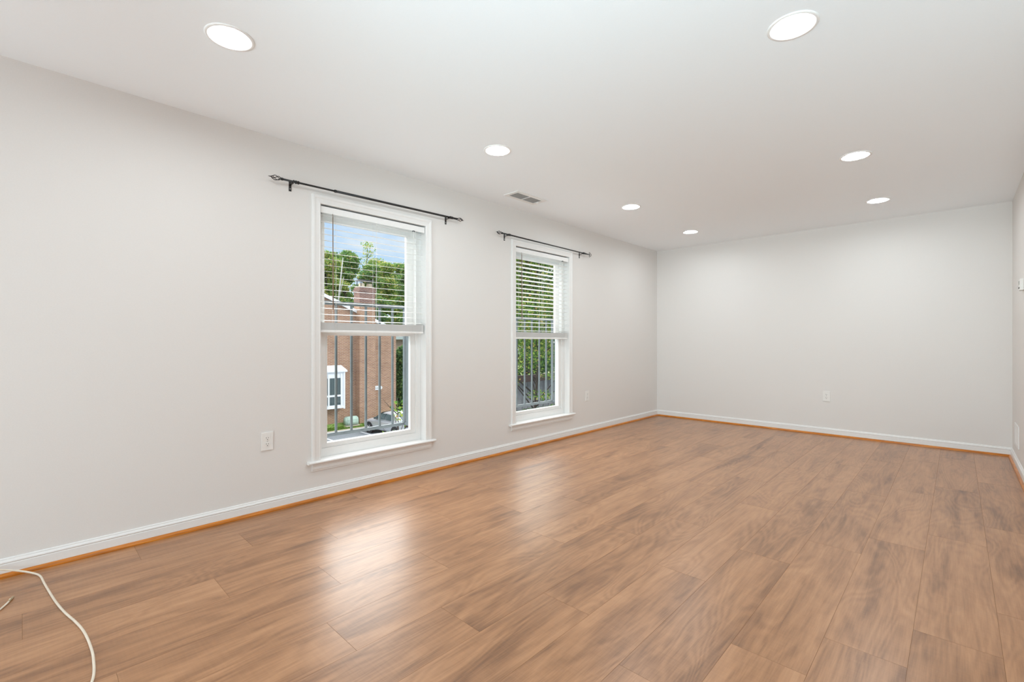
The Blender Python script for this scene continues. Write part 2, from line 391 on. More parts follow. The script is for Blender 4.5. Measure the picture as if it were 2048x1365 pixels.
md = ceil.modifiers.new('openings', 'BOOLEAN'); md.operation = 'DIFFERENCE'; md.solver = 'EXACT'; md.object = cut
bpy.context.view_layer.update()
dg = bpy.context.evaluated_depsgraph_get(); me_ = bpy.data.meshes.new_from_object(ceil.evaluated_get(dg))
ceil.modifiers.clear(); ceil.data = me_; bpy.data.objects.remove(cut)

# floor: planks 1.216 x 0.238 m, joints measured row by row
PW = 0.238; PL = 1.216; YP = 1.55
OFF = {6: .415, 5: .856, 4: 0.0, 3: .616, 2: 1.0, 1: .216, 0: .823, -1: 1.198, -2: .36, -3: .95, -4: .19, -5: .57, -6: .845, -7: 1.136, -8: .30}
rnd = random.Random(5)
bm = bmesh.new()
def plank(x0, x1, y0, y1):
    e, d = 0.0006, 0.0007
    t = [bm.verts.new(p) for p in ((x0+e,y0+e,0),(x1-e,y0+e,0),(x1-e,y1-e,0),(x0+e,y1-e,0))]
    g = [bm.verts.new(p) for p in ((x0,y0,-d),(x1,y0,-d),(x1,y1,-d),(x0,y1,-d))]
    bm.faces.new(t)
    for i in range(4): bm.faces.new((g[i], g[(i+1)%4], t[(i+1)%4], t[i])).material_index = 1
for r in range(-22, 8):
    y0, y1 = YP + r*PW, YP + (r+1)*PW
    if y0 > Y0-0.01 or y1 < YB: continue
    y1 = min(y1, Y0-0.004); y0 = max(y0, YB+0.004)
    o = OFF.get(r, rnd.uniform(0, PL)); x = o - 6*PL
    xend = XF-0.004
    while x < xend:
        a, b = max(x, XB+0.004), min(x+PL, xend)
        if b - a > 0.02:
            if y1 < YR and b > XRW:
                b = min(b, XRW)
            if b - a > 0.02: plank(a, b, y0, y1)
        x += PL
for f in bm.faces: f.normal_update()
fl = struct('floor', bm, [M['floor'], M['groove']])
struct('subfloor', bx((XB-0.1, YB-0.1, -0.25), (XF+0.1, Y0, -0.0015)), M['groove'])

# baseboards with bead, and honey oak shoe moulding
def bb_profile(): return [(0, 0.0), (0.013, 0.0), (0.013, 0.058), (0.011, 0.062), (0.015, 0.067), (0.013, 0.073), (0.008, 0.077), (0.007, 0.083), (0.0, 0.086)]
def shoe_profile(): return [(0.0, 0.0), (0.0155, 0.0), (0.0155, 0.007), (0.0125, 0.013), (0.007, 0.0175), (0.0, 0.0195)]
def run(name, kindprof, wall, a, b, mat, off=0.0):
    bm = bmesh.new()
    if wall == 'left': prism(bm, [(Y0-off-d, z) for d, z in kindprof], 'X', a, b)
    if wall == 'far': prism(bm, [(XF-off-d, z) for d, z in kindprof], 'Y', a, b)
    if wall == 'right': prism(bm, [(YR+off+d, z) for d, z in kindprof], 'X', a, b)
    return struct(name, bm, mat)
run('baseboard_left', bb_profile(), 'left', XB, XF, M['trim'])
run('baseboard_far', bb_profile(), 'far', YR, Y0-0.013, M['trim'])
run('baseboard_right', bb_profile(), 'right', XRW, XF-0.013, M['trim'])
run('trim_1', shoe_profile(), 'left', XB, XF-0.013, M['shoe'], 0.013)
run('trim_2', shoe_profile(), 'far', YR+0.013, Y0-0.0285, M['shoe'], 0.013)
run('trim_3', shoe_profile(), 'right', XRW, XF-0.0285, M['shoe'], 0.013)

# ------------------------------------------------------------------ windows
def frame_boxes(bm, x0, x1, z0, z1, wl, wr, wb, wt, y0, y1):
    box(bm, (x0, y0, z0), (x0+wl, y1, z1)); box(bm, (x1-wr, y0, z0), (x1, y1, z1))
    box(bm, (x0+wl, y0, z0), (x1-wr, y1, z0+wb)); box(bm, (x0+wl, y0, z1-wt), (x1-wr, y1, z1))
def casing_profile():  # (distance from opening, projection)
    return [(0, 0), (0, 0.013), (0.005, 0.015), (0.010, 0.0135), (0.034, 0.016), (0.040, 0.019), (0.052, 0.020), (0.060, 0.017), (0.060, 0)]
for i, w in enumerate(WIN):
    x0, x1, z0, z1 = w['x0'], w['x1'], w['z0'], w['z1']
    root = bpy.data.objects.new('window_%d' % (i+1), None); COL.objects.link(root); root['kind'] = 'structure'
    root.location = ((x0+x1)/2, Y0, 0)
    def part(name, bm, m, par=None, smooth=False):
        o = obj(name, bm, m, par or root, smooth)
        if par is None: o.matrix_parent_inverse = Matrix.Translation(-Vector(root.location))
        return o
    # jamb liner
    bm = bmesh.new()
    frame_boxes(bm, x0-0.012, x1+0.012, z0-0.030, z1+0.012, 0.012, 0.012, 0.009, 0.012, Y0-0.001, Y0+0.062)
    part('jamb', bm, M['trim'])
    # casing: mitred profile around three sides
    bm = bmesh.new(); pr = casing_profile()
    def ring(fn): return [bm.verts.new(fn(d, p)) for d, p in pr]
    zb = z0
    R = [ring(lambda d, p: (x0-d+0.002, Y0-p, zb)), ring(lambda d, p: (x0-d+0.002, Y0-p, z1+d-0.002)), ring(lambda d, p: (x1+d-0.002, Y0-p, z1+d-0.002)), ring(lambda d, p: (x1+d-0.002, Y0-p, zb))]
    for a, b in zip(R, R[1:]):
        for k in range(len(pr)-1): bm.faces.new((a[k], a[k+1], b[k+1], b[k]))
    bm.faces.new(R[0]); bm.faces.new(R[-1][::-1])
    part('casing', bm, M['trim'])
    # stool with rounded nose, apron
    bm = bmesh.new()
    prism(bm, [(Y0+0.062, z0-0.019), (Y0-0.030, z0-0.019), (Y0-0.036, z0-0.016), (Y0-0.039, z0-0.0095), (Y0-0.036, z0-0.003), (Y0-0.030, z0), (Y0+0.062, z0)], 'X', x0-0.001, x1+0.001)
    prism(bm, [(Y0-0.0005, z0-0.019), (Y0-0.030, z0-0.019), (Y0-0.036, z0-0.016), (Y0-0.039, z0-0.0095), (Y0-0.036, z0-0.003), (Y0-0.030, z0), (Y0-0.0005, z0)], 'X', x0-0.088, x0-0.001)
    prism(bm, [(Y0-0.0005, z0-0.019), (Y0-0.030, z0-0.019), (Y0-0.036, z0-0.016), (Y0-0.039, z0-0.0095), (Y0-0.036, z0-0.003), (Y0-0.030, z0), (Y0-0.0005, z0)], 'X', x1+0.001, x1+0.09)
    bmesh.ops.remove_doubles(bm, verts=bm.verts, dist=1e-5)
    part('stool', bm, M['trim'])
    bm = bmesh.new()
    zt = z0-0.019
    prism(bm, [(Y0, zt), (Y0-0.017, zt), (Y0-0.017, zt-0.016), (Y0-0.012, zt-0.020), (Y0-0.013, zt-0.040), (Y0-0.009, zt-0.045), (Y0-0.009, zt-0.052), (Y0, zt-0.052)], 'X', x0-0.056, x1+0.056)
    part('apron', bm, M['trim'])
    # vinyl master frame
    bm = bmesh.new(); yf = Y0+0.0635
    frame_boxes(bm, x0-0.01, x1+0.01, z0-0.028, z1+0.01, 0.055, 0.057, 0.088, 0.05, yf, Y0+WT+0.012)
    box(bm, (x0+0.045, yf+0.030, z0+0.06), (x1-0.047, yf+0.055, z0+0.068))
    part('frame', bm, M['vinyl'])
    fx0, fx1, fz0, fz1 = x0+0.045, x1-0.047, z0+0.0605, z1-0.04
    zm = 1.150
    # lower sash (room side)
    bm = bmesh.new(); ya, yb = yf+0.010, yf+0.038
    frame_boxes(bm, fx0+0.001, fx1-0.001, fz0+0.001, zm+0.045, 0.042, 0.050, 0.032, 0.050, ya, yb)
    box(bm, (fx0+0.036, ya-0.003, fz0+0.028), (fx0+0.040, ya, zm)); box(bm, (fx1-0.052, ya-0.003, fz0+0.028), (fx1-0.048, ya, zm))
    box(bm, (fx0+0.043, yb-0.002, fz0+0.033), (fx1-0.051, yb+0.002, fz0+0.037))
    s1 = part('lower_sash', bm, M['vinyl'])
    g = obj('pane', bx((fx0+0.040, ya+0.013, fz0+0.030), (fx1-0.048, ya+0.017, zm-0.003)), M['glass'], s1)
    if i == 0:   # small dark markings along the meeting rail
        bm = bmesh.new(); xx = fx0+0.55
        for wd in (0.012, 0.004, 0.010, 0.006, 0.010, 0.004, 0.05, 0.03):
            box(bm, (xx, ya-0.0012, zm+0.0215), (xx+wd, ya, zm+0.0255 if wd < 0.02 else zm+0.0228)); xx += wd+0.004
        obj('marking', bm, M['slot'], s1)
    # upper sash (outer track)
    bm = bmesh.new(); ya2, yb2 = yf+0.042, yf+0.068
    frame_boxes(bm, fx0+0.001, fx1-0.001, zm-0.005, fz1-0.001, 0.036, 0.066, 0.036, 0.045, ya2, yb2)
    s2 = part('upper_sash', bm, M['vinyl'])
    obj('pane', bx((fx0+0.034, ya2+0.011, zm+0.030), (fx1-0.064, ya2+0.015, fz1-0.043)), M['glass'], s2)

# ------------------------------------------------------------------ blinds
def make_blind(w, zbot, tilt, label, wandlen, slat_gap):
    x0, x1 = w['x0']+0.007, w['x1']-0.010; ztop = w['z1']-0.007
    xc = (x0+x1)/2; yc = Y0+0.032
    root = thing('window_blind', (xc, yc, zbot), label, 'blind', 'raised white blinds in the two windows')
    L = (x1-x0)/2
    def part(name, bm, m, par=None, smooth=False): return obj(name, bm, m, par or root, smooth)
    top = ztop - zbot
    bm = bmesh.new()                                                   # headrail: open U box
    box(bm, (-L, -0.026, top-0.040), (L, -0.022, top-0.004)); box(bm, (-L, 0.022, top-0.040), (L, 0.026, top-0.004)); box(bm, (-L, -0.022, top-0.040), (L, 0.022, top-0.036))
    part('headrail', bm, M['blind'])
    bm = bevel(bx((-L-0.003, -0.0335, top-0.052), (L+0.003, -0.0275, top-0.006)), 0.0015); part('valance', bm, M['blind'])
    # slat: gently crowned strip
    def slat_bm(width=0.050):
        bm = bmesh.new(); n = 6; up = []; lo = []
        for k in range(n+1):
            t = -1+2*k/n; y = t*width/2; z = 0.0006*(1-t*t)
            up.append((y, z+0.0007)); lo.append((y, z-0.0007))
        prism(bm, up + lo[::-1], 'X', -L+0.003, L-0.003); return bm
    rail_h = 0.017
    b = bevel(bx((-L+0.002, -0.027, 0.0), (L-0.002, 0.027, rail_h)), 0.004, 3); part('bottom_rail', b, M['blind'])
    proto = None; nst = 24; z = rail_h+0.0025
    zs = []
    for k in range(nst): zs.append((z, 0.0)); z += 0.0022
    zf = top - 0.062
    free = []
    while zf > z + 0.012: free.append(zf); zf -= slat_gap
    for q in free: zs.append((q, tilt))
    for q, t in zs:
        if proto is None:
            proto = part('slat', slat_bm(), M['blind'], None, False); s = proto
        else:
            s = proto.copy(); COL.objects.link(s); s.parent = root
        s.location = (0, 0, q); s.rotation_euler = (t, 0, 0)
    # ladder cords: front and back strings with rungs
    for xx in (-L+0.115, 0.0, L-0.115):
        bm = bmesh.new()
        for yy in (-0.0275, 0.0275): tube(bm, [(xx, yy, rail_h*0.5), (xx, yy, top-0.04)], 0.0007, 5)
        tube(bm, [(xx+0.012, 0.0, rail_h), (xx+0.012, 0.0, top-0.04)], 0.0007, 5)
        part('ladder_cord', bm, M['cordwhite'])
    for xx in (-L+0.115, 0.0, L-0.115):
        bm = bmesh.new(); lathe(bm, [(0.0001, -0.0285), (0.007, -0.0285), (0.007, -0.0270), (0.0001, -0.0270)], (xx, 0, rail_h*0.5), 14, 'Y')
        part('cord_button', bm, M['blind'])
    # tilt wand with hook
    bm = bmesh.new(); xw = -L+0.085
    tube(bm, [(xw, -0.040, top-0.072), (xw+0.001, -0.043, top-0.072-wandlen)], [0.0030, 0.0042], 8)
    tube(bm, [(xw, -0.0275, top-0.045), (xw, -0.036, top-0.050), (xw, -0.040, top-0.060), (xw, -0.040, top-0.075)], 0.0016, 6)
    wd = part('tilt_wand', bm, M['wand'], None, True); wd['label'] = 'brown tilt wand'
    # lift cord lock and cords on the right
    bm = bmesh.new(); box(bm, (L-0.115, -0.036, top-0.058), (L-0.095, -0.026, top-0.049)); part('cord_lock', bm, M['slot'])
    bm = bmesh.new()
    tube(bm, [(L-0.105, -0.036, top-0.055), (L-0.104, -0.038, 0.06)], 0.0011, 6); tube(bm, [(L-0.110, -0.036, top-0.055), (L-0.108, -0.037, 0.06)], 0.0011, 6)
    part('lift_cord', bm, M['cordwhite'])
    return root
make_blind(WIN[0], 1.166, math.radians(8), 'white horizontal blind with near edge-on slats in the nearer window showing sky and brick house', 0.66, 0.0440)
make_blind(WIN[1], 1.126, math.radians(-5), 'white horizontal blind with open tilted slats in the farther window full of green leaves', 0.66, 0.0437)

# ------------------------------------------------------------------ curtain rods
def finial(bm, c, s, r=0.0125):
    """twisted wire cage finial: four curved wires and a tip, pointing along s*X"""
    x, y, z = c
    lathe(bm, [(0.0001, 0), (0.009, 0), (0.009, 0.010), (0.006, 0.014), (0.0001, 0.014)] if s > 0 else [(0.0001, -0.014), (0.006, -0.014), (0.009, -0.010), (0.009, 0), (0.0001, 0)], (x, y, z), 14, 'X')
    for k in range(4):
        pts = []
        for j in range(13):
            t = j/12; a = k*PI/2 + t*PI*0.9; rr = 0.003 + r*math.sin(PI*t)**0.9
            pts.append((x + s*(0.012+t*0.060), y+rr*math.cos(a), z+rr*math.sin(a)))
        tube(bm, pts, 0.0024, 6)
    tube(bm, [(x+s*0.070, y, z), (x+s*0.090, y, z)], [0.004, 0.0012], 8)
def ringfinial(bm, c, s):
    x, y, z = c
    tube(bm, [(x, y, z), (x+s*0.03, y, z)], [0.006, 0.004], 8)
    for a0, rr in ((0, 0.014), (2.1, 0.011), (-2.1, 0.011)):
        cx, cz = x+s*(0.034+0.016*math.cos(a0)+0.006), z+0.020*math.sin(a0)
        tube(bm, [(cx+rr*math.cos(q*PI/8), y, cz+rr*math.sin(q*PI/8)) for q in range(17)], 0.0024, 6, False)
def make_rod(xa, xb, za, zb, xs, thick, label, brk, rings):
    s = 0.046; y = Y0-s
    root = thing('curtain_rod', ((xa+xb)/2, y, (za+zb)/2), label, 'curtain rod', 'black curtain rods above the two windows')
    inv = Matrix.Translation(-Vector(root.location))
    def part(name, bm, m=M['black'], smooth=True):
        o = obj(name, bm, m, root, smooth); o.matrix_parent_inverse = inv; return o
    zz = lambda x: za+(zb-za)*(x-xa)/(xb-xa)
    l, r = xa+0.075, xb-0.075
    bm = bmesh.new(); tube(bm, [(l, y, zz(l)), (xs+0.02, y, zz(xs))], 0.0065, 12); part('inner_pole', bm)
    bm = bmesh.new(); tube(bm, [(xs, y, zz(xs)), (r, y, zz(r))], thick, 12); tube(bm, [(xs-0.004, y, zz(xs)), (xs+0.010, y, zz(xs))], thick+0.002, 12); part('outer_pole', bm)
    bm = bmesh.new(); finial(bm, (l, y, zz(l)), -1); part('finial', bm)
    bm = bmesh.new(); (ringfinial if rings else finial)(bm, (r, y, zz(r)), 1); part('finial', bm)
    for xbk in brk:
        z = zz(xbk); bm = bmesh.new()
        box(bm, (xbk-0.008, Y0-0.003, z-0.055), (xbk+0.008, Y0, z+0.010))
        box(bm, (xbk-0.0075, y-0.002, z-0.0125), (xbk+0.0075, Y0-0.003, z-0.0085))
        tube(bm, [(xbk, y-0.011, z+0.004), (xbk, y-0.009, z-0.006), (xbk, y, z-0.0105), (xbk, y+0.009, z-0.006), (xbk, y+0.011, z+0.006)], 0.0035, 8)
        lathe(bm, [(0.0001, -0.016), (0.0055, -0.016), (0.0055, -0.007), (0.0001, -0.007)], (xbk, y-0.004, z), 10, 'Y')
        b = part('bracket', bm, M['black'], False)
        bm = bmesh.new(); lathe(bm, [(0.0001, -0.0045), (0.0035, -0.0045), (0.0035, -0.003), (0.0001, -0.003)], (xbk, Y0, z-0.040), 10, 'Y')
        sc = obj('screw', bm, M['steel'], b)
        # collar knob next to bracket
        bm = bmesh.new(); lathe(bm, [(0.0001, 0), (0.011, 0), (0.012, 0.006), (0.009, 0.012), (0.012, 0.020), (0.010, 0.026), (0.0001, 0.026)], (xbk+0.016, y, z), 14, 'X'); part('collar', bm)
make_rod(1.100, 2.705, 2.161, 2.180, 1.528, 0.0085, 'black telescoping curtain rod above the nearer window, thicker along its right part', (1.237, 2.550), False)
make_rod(3.136, 4.731, 2.150, 2.138, 4.60, 0.0068, 'slim black curtain rod above the farther window, rings at its right end', (3.280, 4.543), True)

# ------------------------------------------------------------------ recessed lights
def make_light(x, y, label):
    root = thing('recessed_light', (x, y, H), label, 'ceiling light', 'round recessed ceiling lights')
    bm = bmesh.new()
    lathe(bm, [(0.096, 0.0005), (0.096, -0.0025), (0.093, -0.0048), (0.086, -0.0055), (0.080, -0.0042), (0.0785, -0.001), (0.0785, 0.003)], n=48)
    tr_ = obj('trim_ring', bm, M['lamptrim'], root, True)
    bm = bmesh.new(); lathe(bm, [(0.0785, 0.0005), (0.075, 0.002), (0.066, 0.0045), (0.0605, 0.0052)], n=48)
    obj('baffle', bm, M['lamptrim'], root, True)
    bm = bmesh.new(); R = lathe(bm, [(0.0608, 0.0050), (0.045, 0.0030), (0.02, 0.0012), (0.001, 0.0008)], n=48); bm.faces.new(R[-1])
    obj('lens', bm, M['lens'], root, True)
    return root
l0 = make_light(LX[0], LYA[0], 'big-looking round recessed ceiling light at the upper left of the photo')
dup(l0, (LX[1], LYA[1], H), 'round recessed ceiling light second in the window-side row, close to the ceiling vent')
dup(l0, (LX[2], LYA[2], H), 'round recessed ceiling light third in the window-side row, just past the second window')
dup(l0, (LX[3], LYA[3], H), 'small-looking recessed ceiling light last in the window-side row, near the far left corner')
dup(l0, (LXB[1], LYB[1], H), 'big-looking recessed ceiling light at the top right of the photo')
dup(l0, (LXB[2], LYB[2], H), 'recessed ceiling light in the right-hand row, middle of its three')
dup(l0, (LXB[3], LYB[3], H), 'recessed ceiling light in the right-hand row, nearest the far wall')
dup(l0, (LXB[0], LYB[0], H), 'recessed ceiling light overhead beside the camera, out of the photo')

# ------------------------------------------------------------------ ceiling vent
vr = thing('ceiling_vent', (3.236, 2.908, H), 'white two-panel ceiling vent beside the window wall', 'vent')
bm = bmesh.new(); xl, yl = 0.205, 0.090
for a, b in (((-xl, -yl), (xl, -0.055)), ((-xl, 0.055), (xl, yl)), ((-xl, -0.055), (-0.168, 0.055)), ((0.168, -0.055), (xl, 0.055)), ((-0.006, -0.055), (0.006, 0.055))):
    box(bm, (a[0], a[1], -0.006), (b[0], b[1], 0.0))
bmesh.ops.remove_doubles(bm, verts=bm.verts, dist=1e-5)
obj('frame', bm, M['ventwhite'], vr)
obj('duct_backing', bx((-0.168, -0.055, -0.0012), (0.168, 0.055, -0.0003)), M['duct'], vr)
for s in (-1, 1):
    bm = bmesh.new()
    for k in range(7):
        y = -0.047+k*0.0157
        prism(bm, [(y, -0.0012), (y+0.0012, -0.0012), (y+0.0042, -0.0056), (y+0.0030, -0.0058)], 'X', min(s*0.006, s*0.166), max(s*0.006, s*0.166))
    obj('louvre_panel', bm, M['ventshade'], vr)['label'] = 'louvred panel with its shade painted in grey'
obj('damper_lever', bx((0.174, -0.004, -0.013), (0.178, 0.022, -0.006)), M['ventwhite'], vr)

# ------------------------------------------------------------------ outlets
def make_outlet(loc, rot, label):
    root = thing('electrical_outlet', loc, label, 'outlet', 'white duplex outlets', rot)   # faces local -Y
    bm = bevel(bx((-0.036, -0.0062, -0.0585), (0.036, 0.0, 0.0585)), 0.0025, 2); obj('cover_plate', bm, M['plate'], root)
    for s in (1, -1):
        zc = s*0.0195; bm = bmesh.new()
        prism(bm, [(0.0165*math.cos(a) if abs(math.cos(a)) < 0.93 else 0.0155*math.copysign(1, math.cos(a)), zc+0.0140*math.sin(a)) for a in [k*PI/12 for k in range(24)]], 'Y', -0.0082, -0.0058)
        rc = obj('receptacle', bm, M['plate'], root)
        bm = bmesh.new()
        box(bm, (-0.0073, -0.0086, zc-0.001), (-0.0052, -0.0081, zc+0.0075)); box(bm, (0.0052, -0.0086, zc+0.000), (0.0073, -0.0081, zc+0.007))
        lathe(bm, [(0.0001, -0.0086), (0.0026, -0.0086), (0.0026, -0.0081), (0.0001, -0.0081)], (0, 0, zc-0.0075), 10, 'Y')
        obj('slots', bm, M['slot'], rc)
    bm = bmesh.new(); lathe(bm, [(0.0001, -0.0078), (0.002, -0.0076), (0.0032, -0.0066), (0.0032, -0.006)], (0, 0, 0), 12, 'Y'); obj('screw', bm, M['steel'], root)
    return root
o0 = make_outlet((1.093, Y0-0.0002, 0.456), 0, 'white duplex outlet low on the window wall, left of the nearer window')
dup(o0, (4.702, Y0-0.0002, 0.444), 'white duplex outlet low on the window wall, right of the farther window')
dup(o0, (XF-0.0002, 1.111, 0.456), 'white duplex outlet low on the far end wall', rot=-PI/2)

# ------------------------------------------------------------------ right wall: thermostat and wall register
tr = thing('thermostat', (5.49, YR, 1.553), 'small white thermostat on the right wall at the photo edge', 'thermostat')
obj('housing', bevel(bx((-0.055, 0.0002, -0.045), (0.055, 0.024, 0.045)), 0.006, 3), M['plate'], tr)
obj('display', bx((-0.035, 0.0238, -0.002), (0.035, 0.0250, 0.030)), M['display'], tr)
bm = bmesh.new()
for k in range(3): box(bm, (-0.030+k*0.023, 0.0238, -0.030), (-0.016+k*0.023, 0.0262, -0.020))
obj('buttons', bm, M['slot'], tr)
rr = thing('wall_register', (6.02, YR, 0.275), 'white slotted air register low on the right wall by the corner', 'vent')
bm = bmesh.new()
frame_boxes(bm, -0.175, 0.175, -0.095, 0.095, 0.022, 0.022, 0.022, 0.022, 0.0002, 0.007); obj('frame', bm, M['ventwhite'], rr)
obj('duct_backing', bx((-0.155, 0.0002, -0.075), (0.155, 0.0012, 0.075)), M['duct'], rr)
bm = bmesh.new()
for k in range(22): 
    x = -0.148+k*0.0141; prism(bm, [(x, 0.0015), (x+0.0015, 0.0015), (x+0.0075, 0.006), (x+0.006, 0.006)], 'Z', -0.0735, 0.0735)
obj('louvres', bm, M['ventwhite'], rr)

# ------------------------------------------------------------------ cables on the floor
def smooth_path(pts, n=8):
    P = [Vector(p) for p in pts]; out = []
    for i in range(len(P)-1):
        p0, p1, p2, p3 = P[max(i-1, 0)], P[i], P[i+1], P[min(i+2, len(P)-1)]
        for k in range(n):
            t = k/n
            out.append(0.5*((2*p1)+(p2-p0)*t+(2*p0-5*p1+4*p2-p3)*t*t+(3*p1-p0-3*p2+p3)*t**3))
    out.append(P[-1]); return out
rc = 0.0042
path = [(-0.42, 3.222, 0.30), (-0.36, 3.208, 0.20), (-0.22, 3.205, 0.095), (-0.10, 3.198, 0.058), (-0.02, 3.186, 0.030), (0.035, 3.158, rc+0.004), (0.058, 3.105, rc), (0.068, 3.010, rc), (0.080, 2.900, rc), (0.097, 2.756, rc), (0.118, 2.623, rc), (0.143, 2.504, rc), (0.160, 2.401, rc), (0.169, 2.282, rc), (0.170, 2.16, rc), (0.155, 2.02, rc), (0.10, 1.90, rc), (0.0, 1.82, rc), (-0.15, 1.80, rc)]
bm = bmesh.new(); tube(bm, smooth_path(path), rc, 10)
tag(obj('cable', bm, M['cable'], None, True), 'long white cable running down from the baseboard and snaking across the floor', 'cable')
ct = thing('coaxial_cable', (-0.063, 2.837, 0), 'short white cable end with bare metal connector tip lying on floor at left edge', 'cable')
def rel(p): return (p[0]+0.063, p[1]-2.837, p[2])
bm = bmesh.new(); tube(bm, smooth_path([rel(p) for p in ((-0.33, 2.30, rc), (-0.24, 2.50, rc), (-0.13, 2.70, rc), (-0.063, 2.837, rc), (-0.038, 2.900, rc))]), rc*0.85, 10); obj('jacket', bm, M['cable'], ct, True)
bm = bmesh.new(); d = Vector((0.014, 0.043, 0)).normalized(); p0 = Vector(rel((-0.040, 2.895, rc+0.001)))
tube(bm, [p0, p0+d*0.016, p0+d*0.0165, p0+d*0.026, p0+d*0.0265, p0+d*0.040], [0.0040, 0.0040, 0.0052, 0.0052, 0.0046, 0.0046], 8); obj('connector', bm, M['brass'], ct)
bm = bmesh.new(); tube(bm, [p0+d*0.039, p0+d*0.047], 0.0012, 6); obj('centre_pin', bm, M['brass'], ct)

# ------------------------------------------------------------------ window railings
def make_railing(xp, label, zb, zt, xl):
    """xp: picket positions, last is the right post; xl the left post"""
    y = 3.48; root = thing('window_railing', ((xl+xp[-1])/2, y, zb), label, 'railing', 'grey metal railings outside the windows')
    inv = Matrix.Translation(-Vector(root.location))
    def part(name, bm):
        o = obj(name, bm, M['rail'], root); o.matrix_parent_inverse = inv; return o
    xr = xp[-1]; e = 0.0075
    part('top_rail', bevel(bx((xl-0.012, y-0.013, zt-0.028), (xr+0.012, y+0.013, zt)), 0.002))
    part('bottom_rail', bevel(bx((xl-0.012, y-0.011, zb-0.026), (xr+0.012, y+0.011, zb)), 0.002))
    for x in [xl]+list(xp):
        h = e if x not in (xl, xr) else 0.011
        part('picket' if x not in (xl, xr) else 'post', bx((x-h, y-h, zb), (x+h, y+h, zt-0.028)))
    ye = Y0+WT
    for x in (xl, xr):
        bm = bmesh.new()
        box(bm, (x-0.010, ye, zt-0.026), (x+0.010, y-0.013, zt-0.002)); box(bm, (x-0.010, ye, zb-0.024), (x+0.010, y-0.011, zb-0.002))
        box(bm, (x-0.009, ye+0.034, zb-0.002), (x+0.009, ye+0.060, zt-0.026))
        part('side_return', bm)
        part('wall_flange', bx((x-0.025, ye, zb-0.05), (x+0.025, ye+0.006, zb+0.03)))
make_railing([1.549, 1.676, 1.803, 1.928, 2.053, 2.175, 2.296], 'grey metal railing outside the nearer window, brick house behind it', 0.400, 1.411, 1.424)
make_railing([3.60, 3.727, 3.855, 3.976, 4.104, 4.228, 4.342], 'grey metal railing outside the farther window, leafy tree behind it', 0.405, 1.370, 3.478)

# ------------------------------------------------------------------ outdoors
GZ = -4.7
struct('ground', bx((-60, 7, GZ-0.5), (140, 140, GZ-0.06)), M['soil'])
bm = bmesh.new(); box(bm, (-20, 8.0, GZ-0.055), (60, 28.25, GZ)); pk = struct('parking_lot', bm, M['asphalt'])
for xa in (9.6, 12.42, 14.85, 17.4, 20.0, 22.6, 25.2):
    obj('parking_line', bx((xa, 23.3, GZ), (xa+0.11, 27.9, GZ+0.006)), M['lineWhite'], pk)
struct('curb', bevel(bx((-20, 28.25, GZ-0.055), (22, 28.45, GZ+0.14)), 0.02), M['concrete'])
# sloping lawn strip in front of the house wall with blades
bm = bmesh.new(); prism(bm, [(28.45, GZ-0.055), (28.45, GZ+0.12), (29.70, GZ+0.42), (29.70, GZ-0.055)], 'X', -20, 22); struct('lawn', bm, M['grass'])
rs = np.random.RandomState(3)
def blades(n, x0, x1, y0, y1, zf, h):
    V = []; F = []
    for i in range(n):
        x = rs.uniform(x0, x1); y = rs.uniform(y0, y1); z = zf(y)
        if 14.4 < x < 15.7 and y > 28.62: continue
        a = rs.uniform(0, 2*PI); hh = h*rs.uniform(0.5, 1.2); w = 0.012
        k = len(V); V += [(x-w*math.cos(a), y-w*math.sin(a), z), (x+w*math.cos(a), y+w*math.sin(a), z), (x+rs.uniform(-.04,.04), y+rs.uniform(-.04,.04), z+hh)]; F.append((k, k+1, k+2))
    return V, [], F
gz = lambda y: GZ+0.12+(y-28.45)/1.25*0.30
tag(obj('grass', blades(8000, 11.5, 19.5, 28.5, 28.94, gz, 0.09), M['grassblade']), 'short green grass strip along the foot of the brick house wall', 'grass', kind='stuff')

# brick house (gable wall towards the room)
S = 1.182
def sx(x): return x*S
def sz(z): return CAMZ+(z-CAMZ)*S
YW = 29.55
hs = thing('brick_house', (sx(9), YW, GZ), 'red-brown brick townhouse with chimney and white bay window seen through the nearer window', 'house')
def hp(name, bm, m, par=None, smooth=False):
    o = obj(name, bm, m, par or hs, smooth)
    if par is None: o.matrix_parent_inverse = Matrix.Translation(-Vector(hs.location))
    return o
xr = sx(15.875); sl = -0.4176; zr = sz(3.505)+sl*(xr-sx(11.36)); xa = sx(6.0); za = sz(3.505)+sl*(xa-sx(11.36)); xl = 2*xa-xr
bm = bmesh.new(); prism(bm, [(xl, GZ), (xr, GZ), (xr, zr), (xa, za), (xl, zr)], 'Y', YW, YW+9); hp('wall', bm, M['brick'])
bm = bmesh.new()
for (p, q) in (((xa, za), (xr+0.35, zr+sl*0.35)), ((xa, za), (xl-0.35, zr+sl*0.35))):
    prism(bm, [(p[0], p[1]+0.02), (q[0], q[1]+0.02), (q[0], q[1]+0.20), (p[0], p[1]+0.20)], 'Y', YW-0.12, YW+9.2)
hp('roof', bm, M['shingle'])
bm = bmesh.new()
for (p, q) in (((xa, za), (xr+0.35, zr+sl*0.35)), ((xa, za), (xl-0.35, zr+sl*0.35))):
    prism(bm, [(p[0], p[1]-0.02), (q[0], q[1]-0.02), (q[0], q[1]+0.205), (p[0], p[1]+0.205)], 'Y', YW-0.17, YW-0.10)
hp('rake_board', bm, M['housewhite'])
cx0, cx1 = sx(13.33)*0.982+0.14, sx(14.45)*0.982
yc0 = YW-0.55; zc = sz(4.18)
hp('chimney_breast', bx((cx0, yc0, GZ), (cx1, YW+0.25, sz(3.3))), M['brick'])
